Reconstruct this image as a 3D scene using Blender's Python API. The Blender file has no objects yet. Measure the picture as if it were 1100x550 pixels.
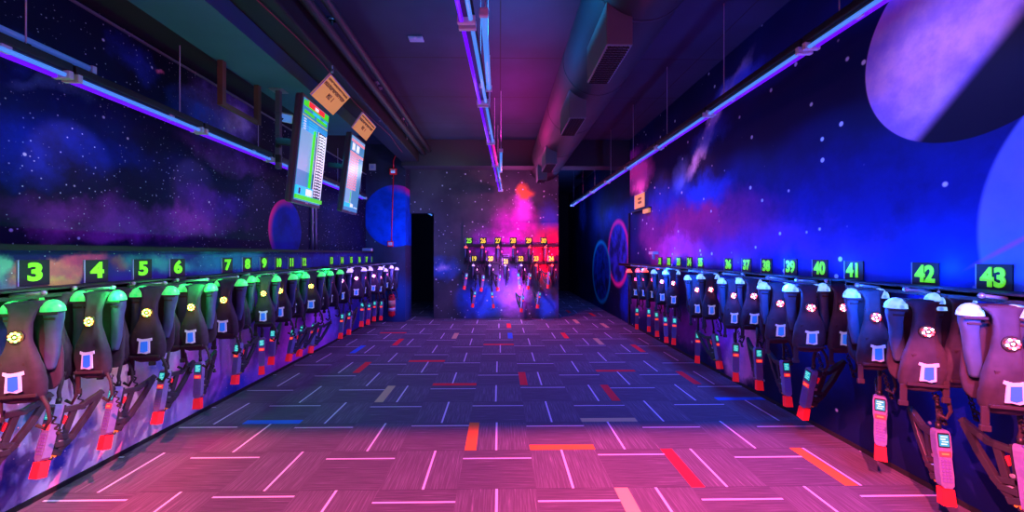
import bpy, bmesh, math, random
from mathutils import Vector, Matrix, Euler, noise as mnoise
random.seed(7)
PI = math.pi
sc = bpy.context.scene
COL = sc.collection
F, CX, CY, YAW = 428.0, 543.7, 272.5, math.radians(0.9)
H = 1.5                                   # camera height

# ------------------------------------------------------------------ camera
cam_d = bpy.data.cameras.new('camera'); cam = bpy.data.objects.new('camera', cam_d)
COL.objects.link(cam); sc.camera = cam
cam.location = (0, 0, H); cam.rotation_euler = (PI/2, 0, -YAW)
cam_d.sensor_width = 36; cam_d.lens = F/1100*36
cam_d.shift_x = (550-CX)/1100; cam_d.shift_y = (CY-275)/1100
cam_d.clip_start = 0.05; cam_d.clip_end = 60

def ray(px, py):
    x = (px-CX)/F; z = -(py-CY)/F
    return Vector((x*math.cos(YAW)+math.sin(YAW), math.cos(YAW)-x*math.sin(YAW), z))
def onX(px, py, X):
    d = ray(px, py); t = X/d.x
    return Vector((X, d.y*t, H+d.z*t))
def onY(px, py, Y):
    d = ray(px, py); t = Y/d.y
    return Vector((d.x*t, Y, H+d.z*t))

# ------------------------------------------------------------------ view
sc.view_settings.view_transform = 'Standard'; sc.view_settings.look = 'None'
sc.view_settings.gamma = 1; sc.view_settings.use_curve_mapping = False
sc.view_settings.exposure = 0.0
w = bpy.data.worlds.new('world'); sc.world = w; w.use_nodes = True
w.node_tree.nodes['Background'].inputs[0].default_value = (0.01, 0.01, 0.03, 1)
w.node_tree.nodes['Background'].inputs[1].default_value = 0.3
sc.cycles.max_bounces = 5; sc.cycles.diffuse_bounces = 3; sc.cycles.glossy_bounces = 2
sc.cycles.transmission_bounces = 2; sc.cycles.sample_clamp_indirect = 3
sc.cycles.use_denoising = True
sc.cycles.caustics_reflective = False; sc.cycles.caustics_refractive = False

# ------------------------------------------------------------------ materials
MATS = {}
def mat(name, color, rough=.6, metal=0, emit=None, es=0, noise=None, bump=None, alpha=None, trans=0):
    if name in MATS: return MATS[name]
    m = bpy.data.materials.new(name); m.use_nodes = True; MATS[name] = m
    nt = m.node_tree; b = nt.nodes['Principled BSDF']
    b.inputs['Base Color'].default_value = (*color, 1)
    b.inputs['Roughness'].default_value = rough; b.inputs['Metallic'].default_value = metal
    if trans: b.inputs['Transmission Weight'].default_value = trans
    if emit: b.inputs['Emission Color'].default_value = (*emit, 1); b.inputs['Emission Strength'].default_value = es
    if noise or bump:
        tc = nt.nodes.new('ShaderNodeTexCoord'); n = nt.nodes.new('ShaderNodeTexNoise')
        nt.links.new(tc.outputs['Object'], n.inputs['Vector'])
        n.inputs['Scale'].default_value = (noise or bump)[0]; n.inputs['Detail'].default_value = 3
        if noise:
            mx = nt.nodes.new('ShaderNodeMix'); mx.data_type = 'RGBA'
            mx.inputs[6].default_value = (*color, 1); mx.inputs[7].default_value = (*noise[1], 1)
            nt.links.new(n.outputs['Fac'], mx.inputs[0]); nt.links.new(mx.outputs[2], b.inputs['Base Color'])
        if bump:
            bp = nt.nodes.new('ShaderNodeBump'); bp.inputs['Strength'].default_value = bump[1]
            nt.links.new(n.outputs['Fac'], bp.inputs['Height']); nt.links.new(bp.outputs['Normal'], b.inputs['Normal'])
    return m

class Nodes:
    """tiny helper for node materials on world positions"""
    def __init__(s, name, rough=.75):
        s.m = bpy.data.materials.new(name); s.m.use_nodes = True; s.nt = s.m.node_tree
        s.b = s.nt.nodes['Principled BSDF']; s.b.inputs['Roughness'].default_value = rough
        g = s.nt.nodes.new('ShaderNodeNewGeometry'); s.P = g.outputs['Position']; s.PW = s.P
        s.b.inputs['Specular IOR Level'].default_value = .25
    def n(s, t): return s.nt.nodes.new(t)
    def l(s, a, b): s.nt.links.new(a, b)
    def noise(s, scale, detail=4, vec=None, rough=.55):
        n = s.n('ShaderNodeTexNoise'); n.inputs['Scale'].default_value = scale; n.inputs['Detail'].default_value = detail
        n.inputs['Roughness'].default_value = rough; s.l(vec or s.P, n.inputs['Vector']); return n
    def warp(s, scale, amp):
        n = s.noise(scale, 9, rough=.62)
        a = s.n('ShaderNodeVectorMath'); a.operation = 'SUBTRACT'; s.l(n.outputs['Color'], a.inputs[0]); a.inputs[1].default_value = (.5, .5, .5)
        b = s.n('ShaderNodeVectorMath'); b.operation = 'SCALE'; s.l(a.outputs[0], b.inputs[0]); b.inputs[3].default_value = amp
        c = s.n('ShaderNodeVectorMath'); c.operation = 'ADD'; s.l(b.outputs[0], c.inputs[0]); s.l(s.P, c.inputs[1])
        s.PW = c.outputs[0]
    def math(s, op, a, b=None, clamp=False):
        n = s.n('ShaderNodeMath'); n.operation = op; n.use_clamp = clamp
        for i, v in enumerate((a, b)):
            if v is None: continue
            if isinstance(v, (int, float)): n.inputs[i].default_value = v
            else: s.l(v, n.inputs[i])
        return n.outputs[0]
    def smooth(s, v, a, b, lo=0, hi=1):
        n = s.n('ShaderNodeMapRange'); n.interpolation_type = 'SMOOTHSTEP'
        s.l(v, n.inputs[0])
        for i, q in zip((1, 2, 3, 4), (a, b, lo, hi)): n.inputs[i].default_value = q
        return n.outputs[0]
    def dist(s, c, r, rot=0, warp=True):
        """length of ((P-c)/r); c and r are 3-vectors, a huge radius drops an axis"""
        n = s.n('ShaderNodeMapping'); n.vector_type = 'TEXTURE'
        s.l(s.PW if warp else s.P, n.inputs[0]); n.inputs[1].default_value = c; n.inputs[3].default_value = r
        n.inputs[2].default_value = rot if isinstance(rot, tuple) else (rot, 0, 0)
        k = s.n('ShaderNodeVectorMath'); k.operation = 'LENGTH'; s.l(n.outputs[0], k.inputs[0]); return k.outputs[1]
    def mix(s, fac, a, b):
        n = s.n('ShaderNodeMix'); n.data_type = 'RGBA'
        if isinstance(fac, (int, float)): n.inputs[0].default_value = fac
        else: s.l(fac, n.inputs[0])
        for i, v in ((6, a), (7, b)):
            if isinstance(v, tuple): n.inputs[i].default_value = (*v, 1)
            else: s.l(v, n.inputs[i])
        return n.outputs[2]
    def stars(s, col, scale, size, keep=.5, color=(.9, .95, 1), mask=None, stren=1.):
        v = s.n('ShaderNodeTexVoronoi'); v.inputs['Scale'].default_value = scale; s.l(s.P, v.inputs['Vector'])
        a = s.smooth(v.outputs['Distance'], size, size*.45)
        r = s.math('LESS_THAN', s.n_sep(v.outputs['Color']), keep)
        f = s.math('MULTIPLY', a, r); f = s.math('MULTIPLY', f, stren)
        if mask is not None: f = s.math('MULTIPLY', f, mask)
        return s.mix(f, col, color)
    def n_sep(s, c):
        n = s.n('ShaderNodeSeparateColor'); s.l(c, n.inputs[0]); return n.outputs[0]

BIG = 1e4
def wall_mural(name, X, base, blobs, planets=(), rays=(), seed=0, grain=.5, starcfg=((7, .05, .5, 1), (22, .05, .4, .7))):
    """blobs: (px,py,rpx,rpy,colour,strength,rot) measured on the photograph's wall plane X"""
    q = Nodes(name); q.warp(1.5, .75)
    big = q.noise(.9, 3); fine = q.noise(3.0, 10, rough=.68)
    col = q.mix(q.smooth(big.outputs['Fac'], .35, .7), base[0], base[1])
    ff = q.smooth(fine.outputs['Fac'], .38, .60)
    for bl in blobs:
        (Y, Z, ry, rz, c, st) = bl[:6]; rot = bl[6] if len(bl) > 6 else 0
        d = q.dist((0, Y, Z), (BIG, ry, rz), rot)
        m = q.smooth(d, 1.15, .2)
        tex = q.math('MULTIPLY', q.math('ADD', q.math('MULTIPLY', ff, grain), 1-grain), st)
        col = q.mix(q.math('MULTIPLY', m, tex, True), col, c)
    dust = q.noise(2.1, 9, rough=.66)
    col = q.mix(q.math('MULTIPLY', q.smooth(dust.outputs['Fac'], .47, .68), grain), col, base[0])
    for s_ in starcfg: col = q.stars(col, s_[0], s_[1], s_[2], stren=s_[3])
    for pl in planets: col = pl(q, col)
    for (Y, Z, L, wd, rot, c, st) in rays:
        d = q.dist((0, Y, Z), (BIG, L, wd), rot, False)
        col = q.mix(q.math('MULTIPLY', q.smooth(d, 1, 0), st), col, c)
    q.l(col, q.b.inputs['Base Color']); return q.m

def wb(px, py, rx, ry, c, st, X, rot=0):
    """blob spec from photograph pixels on wall plane X"""
    p = onX(px, py, X); a = onX(px-rx, py, X); b = onX(px+rx, py, X)
    return (p.y, p.z, abs(a.y-b.y)/2, ry*p.y/F, c, st, rot)

# ------------------------------------------------------------------ object helpers
def link(o, parent=None):
    COL.objects.link(o)
    if parent: o.parent = parent
    return o
def tag(o, label=None, cat=None, group=None, kind=None):
    if label: o['label'] = label
    if cat: o['category'] = cat
    if group: o['group'] = group
    if kind: o['kind'] = kind
    return o
def empty(name, loc, rot=(0, 0, 0), scale=1):
    o = bpy.data.objects.new(name, None); o.location = loc; o.rotation_euler = rot; o.scale = (scale,)*3
    o.empty_display_size = .1
    return link(o)
class MB:
    def __init__(s): s.bm = bmesh.new(); s.mi = 0
    def _mark(s, faces, smooth=False):
        for f in faces: f.material_index = s.mi; f.smooth = smooth
    def box(s, c, d, rot=None, bevel=0, seg=2):
        r = bmesh.ops.create_cube(s.bm, size=1)
        vs = r['verts']; M = Matrix.Translation(c) @ ((rot.to_matrix().to_4x4()) if rot else Matrix()) @ Matrix.Diagonal((*d, 1))
        bmesh.ops.transform(s.bm, matrix=M, verts=vs)
        fs = {f for v in vs for f in v.link_faces}; s._mark(fs)
        if bevel:
            es = list({e for v in vs for e in v.link_edges})
            rr = bmesh.ops.bevel(s.bm, geom=es, offset=bevel, segments=seg, affect='EDGES', profile=.6)
            s._mark(rr['faces'])
        return s
    def span(s, a, b, **k):
        a, b = Vector(a), Vector(b); return s.box((a+b)/2, tuple(abs(x) for x in (b-a)), **k)
    def tube(s, a, b, r, n=12, r2=None, caps=True):
        a, b = Vector(a), Vector(b); d = b-a
        q = d.to_track_quat('Z', 'Y')
        g = bmesh.ops.create_cone(s.bm, cap_ends=caps, segments=n, radius1=r, radius2=r if r2 is None else r2, depth=d.length)
        bmesh.ops.transform(s.bm, matrix=Matrix.Translation((a+b)/2) @ q.to_matrix().to_4x4(), verts=g['verts'])
        fs = {f for v in g['verts'] for f in v.link_faces}
        for f in fs: f.material_index = s.mi; f.smooth = len(f.verts) == 4 and n > 6
        return s
    def ball(s, c, r, seg=12, rings=8, keep=None):
        g = bmesh.ops.create_uvsphere(s.bm, u_segments=seg, v_segments=rings, radius=1)
        vs = g['verts']
        if keep == 'top':
            dead = [v for v in vs if v.co.z < -.01]; bmesh.ops.delete(s.bm, geom=dead, context='VERTS'); vs = [v for v in vs if v.is_valid]
        r = (r,)*3 if isinstance(r, (int, float)) else r
        bmesh.ops.transform(s.bm, matrix=Matrix.Translation(c) @ Matrix.Diagonal((*r, 1)), verts=vs)
        fs = {f for v in vs for f in v.link_faces}; s._mark(fs, True)
        return s
    def poly(s, pts, depth, axis='Y', at=0.0):
        """extrude a closed 2-D outline; axis is the extrusion axis"""
        def P(u, v, t):
            return {'Y': (u, t, v), 'X': (t, u, v), 'Z': (u, v, t)}[axis]
        a = [s.bm.verts.new(P(u, v, at)) for u, v in pts]; b = [s.bm.verts.new(P(u, v, at+depth)) for u, v in pts]
        n = len(pts); fs = [s.bm.faces.new(a), s.bm.faces.new(b[::-1])]
        for i in range(n): fs.append(s.bm.faces.new((a[i], b[i], b[(i+1) % n], a[(i+1) % n])))
        s._mark(fs); return s
    def path(s, pts, r, n=8):
        pts = [Vector(p) for p in pts]; rings = []
        up = Vector((0.13, .31, 1)).normalized()
        for i, p in enumerate(pts):
            d = (pts[min(i+1, len(pts)-1)]-pts[max(i-1, 0)]).normalized()
            x = d.cross(up); x = x.normalized() if x.length > 1e-3 else Vector((1, 0, 0)); y = d.cross(x).normalized()
            rr = r[i] if isinstance(r, (list, tuple)) else r
            rings.append([s.bm.verts.new(p + (x*math.cos(t)+y*math.sin(t))*rr) for t in (2*PI*k/n for k in range(n))])
        for a, b in zip(rings, rings[1:]):
            s._mark([s.bm.faces.new((a[k], a[(k+1) % n], b[(k+1) % n], b[k])) for k in range(n)], True)
        s._mark([s.bm.faces.new(rings[0][::-1]), s.bm.faces.new(rings[-1])]); return s
    def loft(s, secs, n=16, power=3.0):
        """secs: (z, cx, cy, half width, half depth): superellipse cross-sections"""
        rings = []
        for (z, cx, cy, a, b) in secs:
            ring = []
            for k in range(n):
                t = 2*PI*k/n; c, sn = math.cos(t), math.sin(t)
                ring.append(s.bm.verts.new((cx+a*math.copysign(abs(c)**(2/power), c), cy+b*math.copysign(abs(sn)**(2/power), sn), z)))
            rings.append(ring)
        for a, b in zip(rings, rings[1:]):
            s._mark([s.bm.faces.new((a[k], a[(k+1) % n], b[(k+1) % n], b[k])) for k in range(n)], True)
        s._mark([s.bm.faces.new(rings[0][::-1]), s.bm.faces.new(rings[-1])]); return s
    def cloth(s, secs, n=26, power=3.0, rings=30, amp=.006, seed=0):
        out = []
        for k in range(rings+1):
            t = k/rings*(len(secs)-1); i = min(int(t), len(secs)-2); f = t-i
            p0, p1, p2, p3 = secs[max(i-1, 0)], secs[i], secs[i+1], secs[min(i+2, len(secs)-1)]
            out.append(tuple(.5*(2*b+(c-a)*f+(2*a-5*b+4*c-d)*f*f+(3*b-a-3*c+d)*f**3) for a, b, c, d in zip(p0, p1, p2, p3)))
        v0 = len(s.bm.verts); s.loft(out, n, power); s.bm.verts.ensure_lookup_table()
        for v in list(s.bm.verts)[v0:]:
            q = Vector((v.co.x*22, v.co.y*10, v.co.z*9+seed)); d = mnoise.noise_vector(q)*amp + mnoise.noise_vector(q*2.7)*amp*.45
            v.co += Vector((d.x*.8, d.y*1.4, 0))
        return s
    def lathe(s, prof, c=(0, 0, 0), n=20):
        rings = [[s.bm.verts.new((c[0]+r*math.cos(2*PI*k/n), c[1]+r*math.sin(2*PI*k/n), c[2]+z)) for k in range(n)] for r, z in prof]
        for a, b in zip(rings, rings[1:]):
            s._mark([s.bm.faces.new((a[k], a[(k+1) % n], b[(k+1) % n], b[k])) for k in range(n)], True)
        s._mark([s.bm.faces.new(rings[0][::-1]), s.bm.faces.new(rings[-1])]); return s
    def mesh(s, name, mats):
        bmesh.ops.recalc_face_normals(s.bm, faces=s.bm.faces)
        me = bpy.data.meshes.new(name); s.bm.to_mesh(me); s.bm.free()
        for m in (mats if isinstance(mats, (list, tuple)) else [mats]): me.materials.append(m)
        return me
    def build(s, name, mats, parent=None):
        return link(bpy.data.objects.new(name, s.mesh(name, mats)), parent)
def copy_tree(o, parent=None):
    c = o.copy(); COL.objects.link(c)
    if parent: c.parent = parent
    for ch in [x for x in o.children]: copy_tree(ch, c)
    return c
def struct(mb, name, m, label=None):
    return tag(mb.build(name, m), label, kind='structure')
_textcache = {}
def text_mesh(body, size, depth, m, bold=.0, xs=1.0, align='CENTER'):
    key = (body, size, depth, m.name, bold, xs)
    if key in _textcache: return _textcache[key]
    cu = bpy.data.curves.new('text_curve', 'FONT'); cu.body = body; cu.size = size; cu.extrude = depth
    cu.offset = bold; cu.align_x = align; cu.align_y = 'CENTER'; cu.resolution_u = 4
    o = bpy.data.objects.new('text_curve', cu); COL.objects.link(o)
    dg = bpy.context.evaluated_depsgraph_get()
    me = bpy.data.meshes.new_from_object(o.evaluated_get(dg))
    bpy.data.objects.remove(o); bpy.data.curves.remove(cu)
    me.name = 'digits'; me.materials.clear(); me.materials.append(m)
    for v in me.vertices: v.co.x *= xs
    _textcache[key] = me; return me

# ------------------------------------------------------------------ plain materials
black = mat('black_plastic', (.012, .012, .014), .45)
blackm = mat('black_painted_metal', (.009, .009, .012), .6)
fabric = mat('vest_fabric', (.018, .017, .03), .85, noise=(30, (.045, .04, .065)), bump=(60, .3))
padm = mat('vest_pad_fabric', (.03, .06, .11), .8, noise=(14, (.06, .12, .24)), bump=(40, .3))
webbing = mat('webbing', (.03, .022, .03), .8, bump=(120, .4))
domes = {
 'green': mat('green_light_dome', (.05, .7, .2), .3, emit=(.0, 1, .13), es=.75),
 'blue': mat('blue_light_dome', (.3, .45, .9), .3, emit=(.06, .22, 1), es=1.1),
 'violet': mat('violet_light_dome', (.5, .4, .9), .3, emit=(.35, .2, 1), es=1.6),
 'red': mat('red_light_dome', (.9, .1, .08), .3, emit=(1, .03, .03), es=2.2)}
# mottled domes: brighter facets where the lamps inside sit
for k, c in (('green', (.15, 1, .25)), ('blue', (.32, .62, 1)), ('violet', (.6, .45, 1)), ('red', (1, .10, .08))):
    nt = domes[k].node_tree; b = nt.nodes['Principled BSDF']; tc = nt.nodes.new('ShaderNodeTexCoord')
    v = nt.nodes.new('ShaderNodeTexVoronoi'); v.inputs['Scale'].default_value = 38
    nt.links.new(tc.outputs['Object'], v.inputs['Vector'])
    mr = nt.nodes.new('ShaderNodeMapRange'); mr.inputs[1].default_value = .25; mr.inputs[2].default_value = .7
    nt.links.new(v.outputs['Distance'], mr.inputs[0])
    mx = nt.nodes.new('ShaderNodeMix'); mx.data_type = 'RGBA'; nt.links.new(mr.outputs[0], mx.inputs[0])
    mx.inputs[6].default_value = b.inputs['Emission Color'].default_value[:]; mx.inputs[7].default_value = (*c, 1)
    nt.links.new(mx.outputs[2], b.inputs['Emission Color'])
led = {'orange': mat('orange_leds', (1, .4, .1), .3, emit=(1, .32, .05), es=9),
       'green': mat('green_leds', (.3, 1, .3), .3, emit=(.25, 1, .15), es=7),
       'pink': mat('pink_leds', (1, .2, .5), .3, emit=(1, .08, .55), es=8),
       'red': mat('red_leds', (1, .1, .1), .3, emit=(1, .03, .05), es=9),
       'white': mat('lilac_leds', (.8, .8, 1), .3, emit=(.75, .6, 1), es=9)}
badge_w = mat('silver_badge', (.7, .72, .9), .4, emit=(.55, .5, 1), es=.28)
badge_b = mat('blue_badge', (.03, .12, .8), .4, emit=(.02, .2, 1), es=.55)
digit = mat('green_digits', (.35, 1, .03), .6, emit=(.16, 1, .0), es=.62)
digit_y = mat('yellow_digits', (.9, .9, .05), .6, emit=(.75, .8, .0), es=.65)
board = mat('sign_board', (.006, .012, .016), .6)
board_edge = mat('sign_board_edge', (.45, .5, .8), .6)
housing = mat('phaser_housing', (.27, .25, .46), .3, noise=(45, (.16, .14, .36)))
screenm = mat('phaser_screen', (.02, .2, .3), .3, emit=(.02, .5, .62), es=.8)
screenl = mat('phaser_screen_lines', (.3, .9, .6), .3, emit=(.2, .95, .6), es=.9)
striplt = mat('phaser_light_strip', (1, .2, .1), .3, emit=(1, .09, .02), es=2.2)
striplt2 = mat('phaser_strip_glow', (1, .1, .1), .3, emit=(1, .03, .03), es=.7)
keysm = mat('phaser_keys', (.2, .15, .5), .4)
muzzle = mat('red_muzzle', (1, .03, .04), .5, emit=(1, .01, .02), es=.32)
framem = mat('phaser_frame', (.03, .03, .036), .4)
yellowm = mat('yellow_emblem', (.9, .55, .05), .6)
metalg = mat('grey_metal', (.4, .42, .45), .4, .6)
whitep = mat('white_plastic', (.7, .72, .78), .5)
wirem = mat('hanger_wire', (.6, .6, .75), .5)

# ------------------------------------------------------------------ murals
XL, XU, XR, YB = -2.82, -2.95, 2.75, 9.24
def circle_planet(c, r, body, dark=None, ndir=None, off=0, soft=.12, edge=.02, rim=None, rimdir=None, axis='X', ell=None, tex=2.5, body2=None):
    def f(q, col):
        rr = (BIG, r, r) if axis == 'X' else (r, BIG, r)
        if ell: rr = (BIG, ell[0], ell[1]) if axis == 'X' else (ell[0], BIG, ell[1])
        d = q.dist(c, rr, 0, False)
        mask = q.smooth(d, 1+edge, 1-edge)
        nz = q.noise(tex, 8, rough=.65); b2 = body2 or tuple(x*.45 for x in body)
        fill = q.mix(q.smooth(nz.outputs['Fac'], .35, .68), body, b2)
        if dark is not None:
            vm = q.n('ShaderNodeVectorMath'); vm.operation = 'DOT_PRODUCT'; q.l(q.P, vm.inputs[0]); vm.inputs[1].default_value = ndir
            base = sum(a*b for a, b in zip(c, ndir)) + off
            lit = q.smooth(q.math('SUBTRACT', vm.outputs['Value'], base), -soft, soft)
            fill = q.mix(lit, dark, fill)
        if rim:
            vm = q.n('ShaderNodeVectorMath'); vm.operation = 'DOT_PRODUCT'; q.l(q.P, vm.inputs[0]); vm.inputs[1].default_value = rimdir
            base = sum(a*b for a, b in zip(c, rimdir))
            side = q.smooth(q.math('SUBTRACT', vm.outputs['Value'], base), 0, r*.8)
            fill = q.mix(q.math('MULTIPLY', q.smooth(d, .72, .98), side), fill, rim)
        return q.mix(mask, col, fill)
    return f
def ring(c, ry, rz, colr, inner, wid=.1, axis='X', glow=None):
    def f(q, col):
        rr = (BIG, ry, rz) if axis == 'X' else (ry, BIG, rz)
        d = q.dist(c, rr, 0, False)
        nz = q.noise(3.5, 6); fill = q.mix(q.smooth(nz.outputs['Fac'], .35, .65), inner, tuple(x*.2 for x in inner))
        col = q.mix(q.smooth(d, 1.02, .98), col, fill)
        e = q.math('SUBTRACT', d, 1.0); e = q.math('ABSOLUTE', e)
        return q.mix(q.smooth(e, wid, 0), col, colr)
    return f

# right wall
R = XR
def RB(*a): return wb(*a[:6], R, *a[6:])
blobs_r = [
 RB(930, 250, 320, 120, (.0, .018, .36), 1.0), RB(990, 290, 170, 60, (.0, .05, .62), .8), RB(850, 262, 80, 30, (.09, .05, .6), .7),
 RB(860, 110, 110, 60, (.0, .003, .06), .9),
 RB(750, 245, 60, 40, (.55, .03, .25), 1.3), RB(790, 262, 60, 24, (.25, .03, .42), .9), RB(722, 268, 30, 18, (.95, .1, .7), 1.6),
 RB(700, 250, 18, 34, (.3, .04, .35), .9), RB(690, 320, 20, 24, (.25, .05, .45), .9),
 RB(755, 205, 28, 22, (.01, .07, .75), 1.1), RB(715, 215, 20, 30, (.01, .05, .6), .8), RB(730, 190, 10, 25, (.25, .35, .95), .6, .3),
 RB(684, 190, 16, 22, (1, .2, .8), 2), RB(678, 170, 10, 12, (.3, .05, .5), 1),
 (5.1, 3.15, 1.0, .17, (.65, .6, 1), 1.5, -.63), RB(790, 90, 30, 16, (.05, .12, .8), .9), RB(760, 150, 22, 16, (.03, .08, .7), .8),
 RB(796, 378, 16, 40, (1, .3, .7), 2, .3), RB(768, 350, 26, 40, (.5, .08, .8), 1.4), RB(740, 350, 22, 24, (.35, .05, .5), .9),
 RB(715, 335, 18, 26, (.3, .04, .4), .9), RB(900, 380, 60, 60, (.0, .02, .28), 1.0), RB(1010, 430, 80, 90, (.0, .01, .2), 1.0),
]
pl_r = [circle_planet((0, 1.25, 1.62), 1.0, (.10, .22, .95), body2=(.2, .3, 1), edge=.015, tex=1.2),
        circle_planet((0, 2.3, 2.83), .655, (.80, .45, 1.0), dark=(.001, .002, .02), ndir=(0, .70, .71), off=-.20, soft=.06, edge=.008, body2=(.38, .22, .95), tex=2.8)]
a, b = onX(1040, 288, R), onX(1130, 240, R)
rays_r = [((a.y+b.y)/2, (a.z+b.z)/2, abs(a.y-b.y)*.75, .022, math.atan2(b.z-a.z, b.y-a.y), (.85, .15, .75), .8)]
m_right = wall_mural('space_mural_blue', R, ((.001, .004, .06), (.0, .012, .12)), blobs_r, pl_r, rays_r, grain=.3,
    starcfg=((5.2, .13, .6, 1.4), (13, .14, .35, 1), (30, .12, .12, .7)))
# upper left wall
def LB(*a): return wb(*a[:6], XU, *a[6:])
blobs_l = [
 LB(60, 110, 120, 60, (.0, .01, .16), 1), LB(25, 160, 50, 40, (.01, .03, .4), .9), LB(110, 165, 60, 24, (.0, .015, .25), .9),
 LB(20, 45, 40, 25, (.02, .05, .5), .8), LB(60, 90, 50, 14, (.12, .2, .6), .8, .3),
 LB(170, 235, 120, 22, (.28, .03, .38), 1.1), LB(100, 245, 60, 14, (.45, .06, .42), .9), LB(230, 220, 40, 20, (.14, .02, .4), .8),
 LB(245, 128, 42, 38, (.28, .12, .62), 1.3), LB(252, 132, 20, 16, (.7, .35, .8), 1.3), LB(215, 120, 30, 30, (.03, .08, .6), 1),
 LB(250, 170, 50, 14, (.25, .06, .4), .8), LB(150, 70, 26, 22, (.02, .03, .4), .9), LB(170, 70, 5, 5, (.9, .2, .3), 1.2),
]
pc = onX(303, 247, XU)
pl_l = [circle_planet((0, pc.y+.1, pc.z), .42, (.0, .02, .38), rim=(.8, .02, .18), rimdir=(0, -.8, .6), edge=.02)]
m_upleft = wall_mural('space_mural_navy', XU, ((.0006, .0012, .02), (.001, .004, .06)), blobs_l, pl_l, (),
    starcfg=((8, .11, .4, .9), (22, .13, .35, .7), (45, .14, .2, .6)))
# lower left wall and the band behind the numbers
def KB(*a): return wb(*a[:6], XL, *a[6:])
blobs_k = [
 KB(135, 440, 120, 90, (.75, .6, .95), 1.7), KB(20, 430, 78, 58, (.04, .25, .5), 1.2), KB(60, 400, 65, 34, (.5, .45, .6), 1.2), KB(30, 500, 78, 39, (.02, .03, .35), 1),
 KB(110, 455, 60, 52, (.8, .6, .95), 2.0), KB(150, 440, 57, 52, (.95, .62, .75), 2.0), KB(190, 430, 34, 42, (.7, .5, .95), 1.9),
 KB(122, 442, 10, 13, (.06, .1, .5), 1.6), KB(110, 390, 39, 31, (.7, .45, .35), 1.2), KB(75, 480, 39, 26, (.03, .04, .45), 1.2), KB(95, 490, 16, 26, (.6, .55, .9), 1.2),
 KB(160, 400, 23, 39, (.05, .12, .75), 1.0), KB(200, 400, 26, 31, (.8, .12, .7), 1.5),
 KB(235, 395, 31, 36, (.6, .2, .9), 1.8), KB(262, 385, 21, 34, (.9, .25, .8), 1.8), KB(285, 400, 29, 18, (.5, .2, .95), 1.6), KB(255, 420, 31, 18, (.08, .08, .75), 1.1),
 KB(315, 370, 31, 34, (.6, .08, .7), 1.4), KB(345, 355, 18, 34, (.55, .15, .95), 1.8), KB(356, 345, 10, 29, (.25, .2, .95), 1.4),
 KB(385, 335, 26, 26, (.03, .04, .4), 1), KB(280, 350, 34, 34, (.18, .02, .42), 1),
 KB(70, 288, 40, 18, (.9, .25, .18), 1.8), KB(60, 302, 30, 12, (.9, .7, .15), 1.6), KB(15, 285, 24, 24, (.2, .6, .4), 1.5), KB(95, 275, 24, 12, (.9, .1, .2), 1.3),
 KB(125, 288, 14, 14, (.4, .06, .05), .9), KB(170, 285, 44, 16, (.08, .45, .42), 1.2), KB(250, 284, 50, 16, (.04, .25, .5), 1.2), KB(340, 282, 60, 12, (.02, .05, .35), 1),
]
m_lowleft = wall_mural('space_mural_nebula', XL, ((.01, .012, .12), (.04, .03, .3)), blobs_k, (), (), grain=.42,
    starcfg=((9, .12, .5, .9), (24, .12, .4, .7)))
# back wall and panel
def YBl(px, py, rx, ry, c, st):
    p = onY(px, py, YB); return (p.x, p.z, rx*YB/F, ry*YB/F, c, st)
def back_mural():
    q = Nodes('space_mural_grey'); q.warp(1.6, .6)
    fine = q.noise(3.0, 8, rough=.65); ff = q.smooth(fine.outputs['Fac'], .32, .62)
    sy = q.n('ShaderNodeSeparateXYZ'); q.l(q.P, sy.inputs[0])
    base = q.mix(q.smooth(q.noise(1.4, 5).outputs['Fac'], .3, .7), (.045, .045, .06), (.09, .09, .10))
    col = base
    for (x, z, rx, rz, c, st) in [
        YBl(478, 288, 18, 12, (.05, .16, .6), 1.2), YBl(476, 287, 8, 5, (.5, .4, .7), 1.2), YBl(470, 240, 16, 40, (.06, .05, .08), .7),
        YBl(555, 250, 30, 40, (.75, .04, .55), 1.5), YBl(562, 222, 14, 20, (.75, .12, .75), 1.5), YBl(564, 204, 12, 8, (.95, .25, .05), 1.7),
        YBl(590, 235, 14, 24, (.08, .09, .5), 1.2), YBl(590, 272, 18, 32, (.95, .01, .10), 1.7), YBl(520, 265, 18, 22, (.45, .05, .5), 1.2),
        YBl(515, 322, 28, 24, (.05, .18, .95), 1.7), YBl(550, 316, 24, 28, (.7, .2, .95), 1.8), YBl(588, 328, 20, 16, (.08, .2, .9), 1.6), YBl(550, 300, 26, 18, (.35, .08, .75), 1.2)]:
        d = q.dist((x, 0, z), (rx, BIG, rz)); m = q.smooth(d, 1.15, .05)
        t = q.math('MULTIPLY', q.math('ADD', q.math('MULTIPLY', ff, .6), .4), st)
        col = q.mix(q.math('MULTIPLY', m, t, True), col, c)
    col = q.stars(col, 6, .14, .7, stren=.9); col = q.stars(col, 14, .16, .35, stren=.7)
    q.l(col, q.b.inputs['Base Color']); return q.m
m_back = back_mural()
def column_mural():
    q = Nodes('space_mural_moon'); q.warp(1.6, .5)
    col = q.mix(q.smooth(q.noise(1.2, 5).outputs['Fac'], .3, .7), (.03, .035, .06), (.05, .06, .14))
    p = onY(425, 320, 8.8)
    d = q.dist((p.x, 0, p.z), (.5, BIG, .6)); col = q.mix(q.smooth(d, 1.2, .2), col, (.02, .12, .45))
    col = q.stars(col, 8, .1, .6, stren=.8)
    c = onY(424, 232, 8.8)
    col = circle_planet((c.x, 0, c.z), .68, (.0, .10, .85), body2=(.0, .05, .5), rim=(.9, .02, .35), rimdir=(.9, 0, .35), axis='Y', tex=3)(q, col)
    q.l(col, q.b.inputs['Base Color']); return q.m
m_col = column_mural()
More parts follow.
